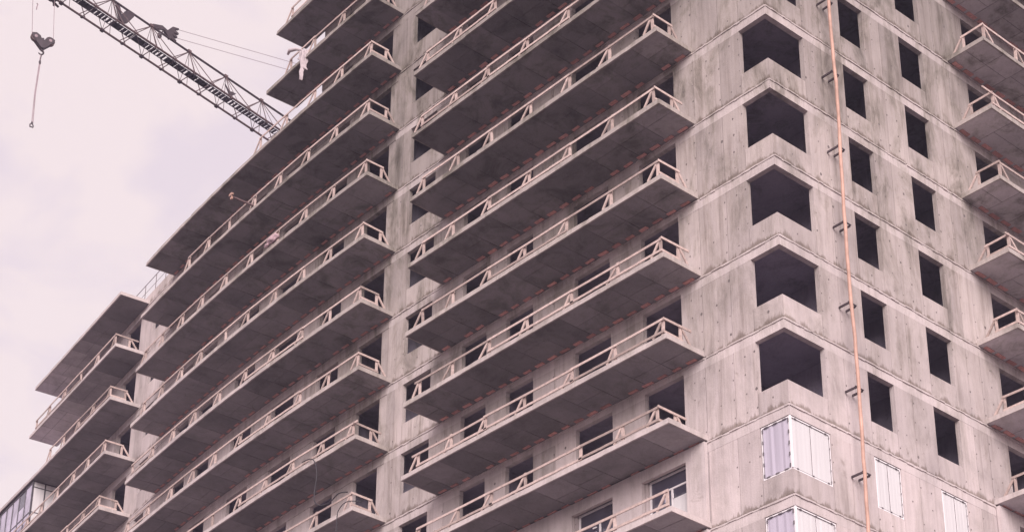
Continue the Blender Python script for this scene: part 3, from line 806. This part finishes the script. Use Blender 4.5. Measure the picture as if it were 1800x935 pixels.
while k < SB - .1:
    lat2.bar(J(k - .1, WJ, -.03), J(k + .1, WJ, -.03), .2, .12); lat2.bar(J(k + PITCH / 2 - .07, WJ, -.03), J(k + PITCH / 2 + .07, WJ, -.03), .14, .1)
    k += PITCH
lat2.build('joint_plate', M['steel'], jo, kind='stuff')
# catwalk of dark cross bars along the near chord
cw = MB(); s = SA + .3; i = 0
while s < SB - .3:
    thick = .5 < (math.sin(i * .9) * .5 + .5)
    cw.box(lambda a, b, c: tuple(J(a, b, c)), s, s + (.18 if thick else .13), .16, .60, -.02, .04); s += .27; i += 1
cw.bar(J(SA, .17, 0), J(SB, .17, 0), .02, .05); cw.bar(J(SA, .59, 0), J(SB, .59, 0), .02, .05)
s = SA + .3
while s < SB - .5:
    if rnd.random() < .3: cw.box(lambda a, b, c: tuple(J(a, b, c)), s, s + rnd.choice((.4, .65)), .2, .57, -.02, .02)
    s += .8
cwo = cw.build('catwalk', M['grate'], crane, kind='stuff')
# winch bracket with pendant fork on the top chord
def JP(lst, s0, o, h0): return [J(s0 + a, o, h0 + b) for a, b in lst]
mb = MB()
mb.plate(JP([(-.15, 0), (.05, .18), (.75, .50), (1.15, .42), (1.5, .90), (1.95, 1.06), (1.98, .98), (1.62, .80), (1.98, .72), (1.98, .63), (1.58, .55), (1.9, .42), (1.9, .34), (1.5, .30), (1.86, .10), (1.84, .02), (1.45, .02), (1.35, -.10), (1.22, .05), (.85, .28), (.3, .0)], S0, WJ / 2, HJ), nn, .14)
mb.build('pendant_fork', M['steel'], crane, origin=J(S0, WJ / 2, HJ))
mb = MB(); mb.bar(J(S0 + .95, WJ / 2, HJ + .35), J(S0 + .68, WJ / 2, HJ - .15), .07, .07); blob(mb, J(S0 + .64, WJ / 2, HJ - .25), (.13, .12, .2), 2, 6); mb.build('weight', M['steel'], crane, origin=J(S0 + .64, WJ / 2, HJ))
mb = MB()
mb.plate(JP([(-.3, -.15), (-.05, -.1), (.15, -.6), (.45, -.1), (1.05, -.0), (1.0, -.25), (.62, -.9), (.35, -1.12), (.05, -1.0)], S0 - 2.35, WJ / 2, HJ), nn, .12)
mb.build('pulley_bracket', M['steel'], crane, origin=J(S0 - 2.5, WJ / 2, HJ))
mb = MB()
mb.plate(JP([(-.4, .62), (.0, .3), (.15, .38), (.5, .42), (.2, .1), (.35, -.02), (.0, .08), (-.1, .22)], 10.9, 0, 0), nn, .08)
mb.build('rope_guide', M['steel'], crane, origin=J(10.9, 0, 0))
mb = MB()
for a, b in ((1.95, 1.0), (1.88, .35)): mb.tube([J(S0 + a, WJ / 2, HJ + b), J(S0 + 32, WJ / 2, HJ + b + 10.9)], .014, 5)
mb.build('pendant_rope', M['rope'], crane)
# trolley
mb = MB()
for o in (-.12, WJ + .12): mb.bar(J(-3.3, o, -.1), J(-1.25, o, -.1), .14, .22)
for s in (-3.2, -2.5, -1.9, -1.35): mb.bar(J(s, -.15, -.16), J(s, WJ + .15, -.16), .2, .16)
mb.box(lambda a, b, c: tuple(J(a, b, c)), -2.0, -1.25, .2, 1.1, -.5, -.05)
mb.bar(J(-1.45, .9, -.1), J(-1.35, .9, -.85), .1, .1); mb.bar(J(-1.3, WJ, -.25), J(-.75, WJ + .1, -.3), .1, .08)
tr = mb.build('trolley', M['steel'], crane, origin=J(-2.3, .6, 0))
mb = MB()
for s in (-3.1, -2.5, -1.9, -1.4):
    for o in (-.12, WJ + .12): mb.tube([J(s, o - .05, .08), J(s, o + .05, .08)], .13, 10)
mb.build('wheel', M['steel'], tr, origin=J(-2.3, .6, 0))
# hook block
BS, BD = -1.98, 4.0
hx = (d * .55 + Rt * .45).normalized(); hx.z = 0; hx.normalize(); hn = Vector((-hx.y, hx.x, 0)); HC = J(BS, .6, -BD)
def H(a, b, c=0): return HC + hx * a * .82 + hn * c + K * (b * .82 if b > -1 else b)
mb = MB()
for c in (-.13, .13):
    mb.plate([H(-.78, .52, c), H(-.48, .62, c), (H(-.22, .48, c)), H(-.08, .22, c), H(.08, .22, c), H(.22, .46, c), H(.46, .58, c), H(.78, .46, c), H(.74, .26, c), H(.10, -.44, c), H(-.06, -.46, c), H(-.76, .30, c)], hn, .03)
mb.plate([H(-.74, .28), H(-.06, -.42), H(.08, -.42), H(.72, .26), H(.3, .05), H(0, -.12), H(-.3, .05)], hn, .22)
hb = mb.build('hook_block', M['steel'], crane, origin=HC)
for a in (-.5, .48):
    mb = MB(); mb.tube([H(a, .32, -.09), H(a, .32, .09)], .26, 20); mb.build('sheave', M['steel_light'], hb, origin=H(a, .32))
    mb = MB(); mb.tube([H(a, .32, -.15), H(a, .32, .15)], .09, 12); mb.build('axle', M['rope'], hb, origin=H(a, .32))
mb = MB(); mb.bar(H(0, .1), H(0, .42), .12, .1)
mb.tube([H(0, -.4), H(0, -.55)] + [H(-.02 + .17 * math.sin(t), -.72 + .17 * math.cos(t)) for t in [x * .35 for x in range(0, 13)]], [.06, .06] + [.065 - .003 * x for x in range(13)], 8)
mb.build('hook', M['steel'], hb, origin=H(0, -.5), smooth=True)
mb = MB()
for a, s1 in ((-.74, -3.1), (.70, -1.62)):
    mb.tube([H(a, .45), J(s1, .6, -.2)], .016, 5)
mb.tube([J(-2.62, .6, -2.1), J(-2.62, .6, -1.9), J(-2.58, .6, -1.75), J(-2.66, .6, -1.7)], .03, 5)
mb.build('hoist_rope', M['rope'], crane)
# mast, machinery deck and counter boom behind the building
mst = MB(); base = J(SB, WJ / 2, 0); hw = .8
for a in (-hw, hw):
    for b in (-hw, hw): mst.bar((base.x + a, base.y + b, 0), (base.x + a, base.y + b, 76), .16, .16)
z = 0
while z < 75:
    for (a, b, c, e) in ((-hw, -hw, hw, -hw), (hw, -hw, hw, hw), (hw, hw, -hw, hw), (-hw, hw, -hw, -hw)):
        mst.bar((base.x + a, base.y + b, z), (base.x + c, base.y + e, z + 2.5), .07, .07); mst.bar((base.x + a, base.y + b, z), (base.x + c, base.y + e, z), .07, .07)
    z += 2.5
mst.build('mast', M['steel_light'], crane)
cb = MB()
for o in (0, WJ): cb.bar(J(SB, o, 0), J(SB + 12, o, 0), .14, .2)
for i in range(9): cb.bar(J(SB + 1.3 * i, 0, 0), J(SB + 1.3 * i, WJ, 0), .08, .1)
cb.bar(J(SB, WJ / 2, 0), J(SB - .2, WJ / 2, 15), .3, .3); cb.bar(J(SB + 11.5, WJ / 2, .1), J(SB, WJ / 2, 14.5), .07, .07)
cb.build('counter_boom', M['steel'], crane)
cw2 = MB(); cw2.box(lambda a, b, c: tuple(J(a, b, c)), SB + 9.5, SB + 11.8, .05, WJ - .05, -2.4, -.15); cw2.build('counterweight', M['slab'], crane)
cc = MB(); cc.box(lambda a, b, c: tuple(J(a, b, c)), SB - 2.6, SB - .95, WJ + .15, WJ + 1.5, -2.2, -.1)
cabo = cc.build('cab', M['frame'], crane, origin=J(SB - 1.8, WJ + .8, -2.2))
cc = MB(); cc.box(lambda a, b, c: tuple(J(a, b, c)), SB - 2.63, SB - 2.60, WJ + .25, WJ + 1.4, -1.5, -.3); cc.build('window', M['glass'], cabo, origin=J(SB - 2.6, WJ + .8, -1.5))
# lifting sling hanging from the hook
sl = thing('lifting_sling', 'long two leg lifting sling hanging from the crane hook', 'sling', H(0, -5.5))
mb = MB()
for a in (-.03, .03): mb.tube([H(a * .4, -.92), H(a, -1.25), H(a - .05, -3.3), H(a * 1.3 + .02, -5.2)], .022, 6)
mb.build('rope', M['rope'], sl)
mb = MB(); mb.tube([H(0, -.86), H(.03, -.95), H(0, -1.04)], .035, 6); blob(mb, H(0, -1.25), (.06, .06, .16), 4, 5); mb.build('shackle', M['steel'], sl, origin=H(0, -1.2))
for sg in (-1, 1):
    mb = MB(); mb.tube([H(.02 * sg, -5.15), H(.05 * sg, -5.30), H(.12 * sg, -5.37 - .04 * sg), H(.10 * sg, -5.49), H(.0, -5.47)], .035, 6); mb.build('hook', M['steel'], sl, origin=H(.05 * sg, -5.3))

# ---------------------------------------------------------------- thin scattering volume added to lift the dark tones, not visible fog
hz = MB(); hz.box(MW, -70, 90, -60, 130, -1.0, 112)
ho = hz.build('lift_haze', M['ground'], kind='stuff'); ho.data.materials.clear()
hm = bpy.data.materials.new('lift_haze_air'); hm.use_nodes = True; t = hm.node_tree; t.nodes.clear()
o_ = t.nodes.new('ShaderNodeOutputMaterial'); v_ = t.nodes.new('ShaderNodeVolumePrincipled')
v_.inputs['Color'].default_value = (.78, .72, .96, 1); v_.inputs['Density'].default_value = .00048; v_.inputs['Anisotropy'].default_value = .0
t.links.new(v_.outputs[0], o_.inputs['Volume']); ho.data.materials.append(hm)
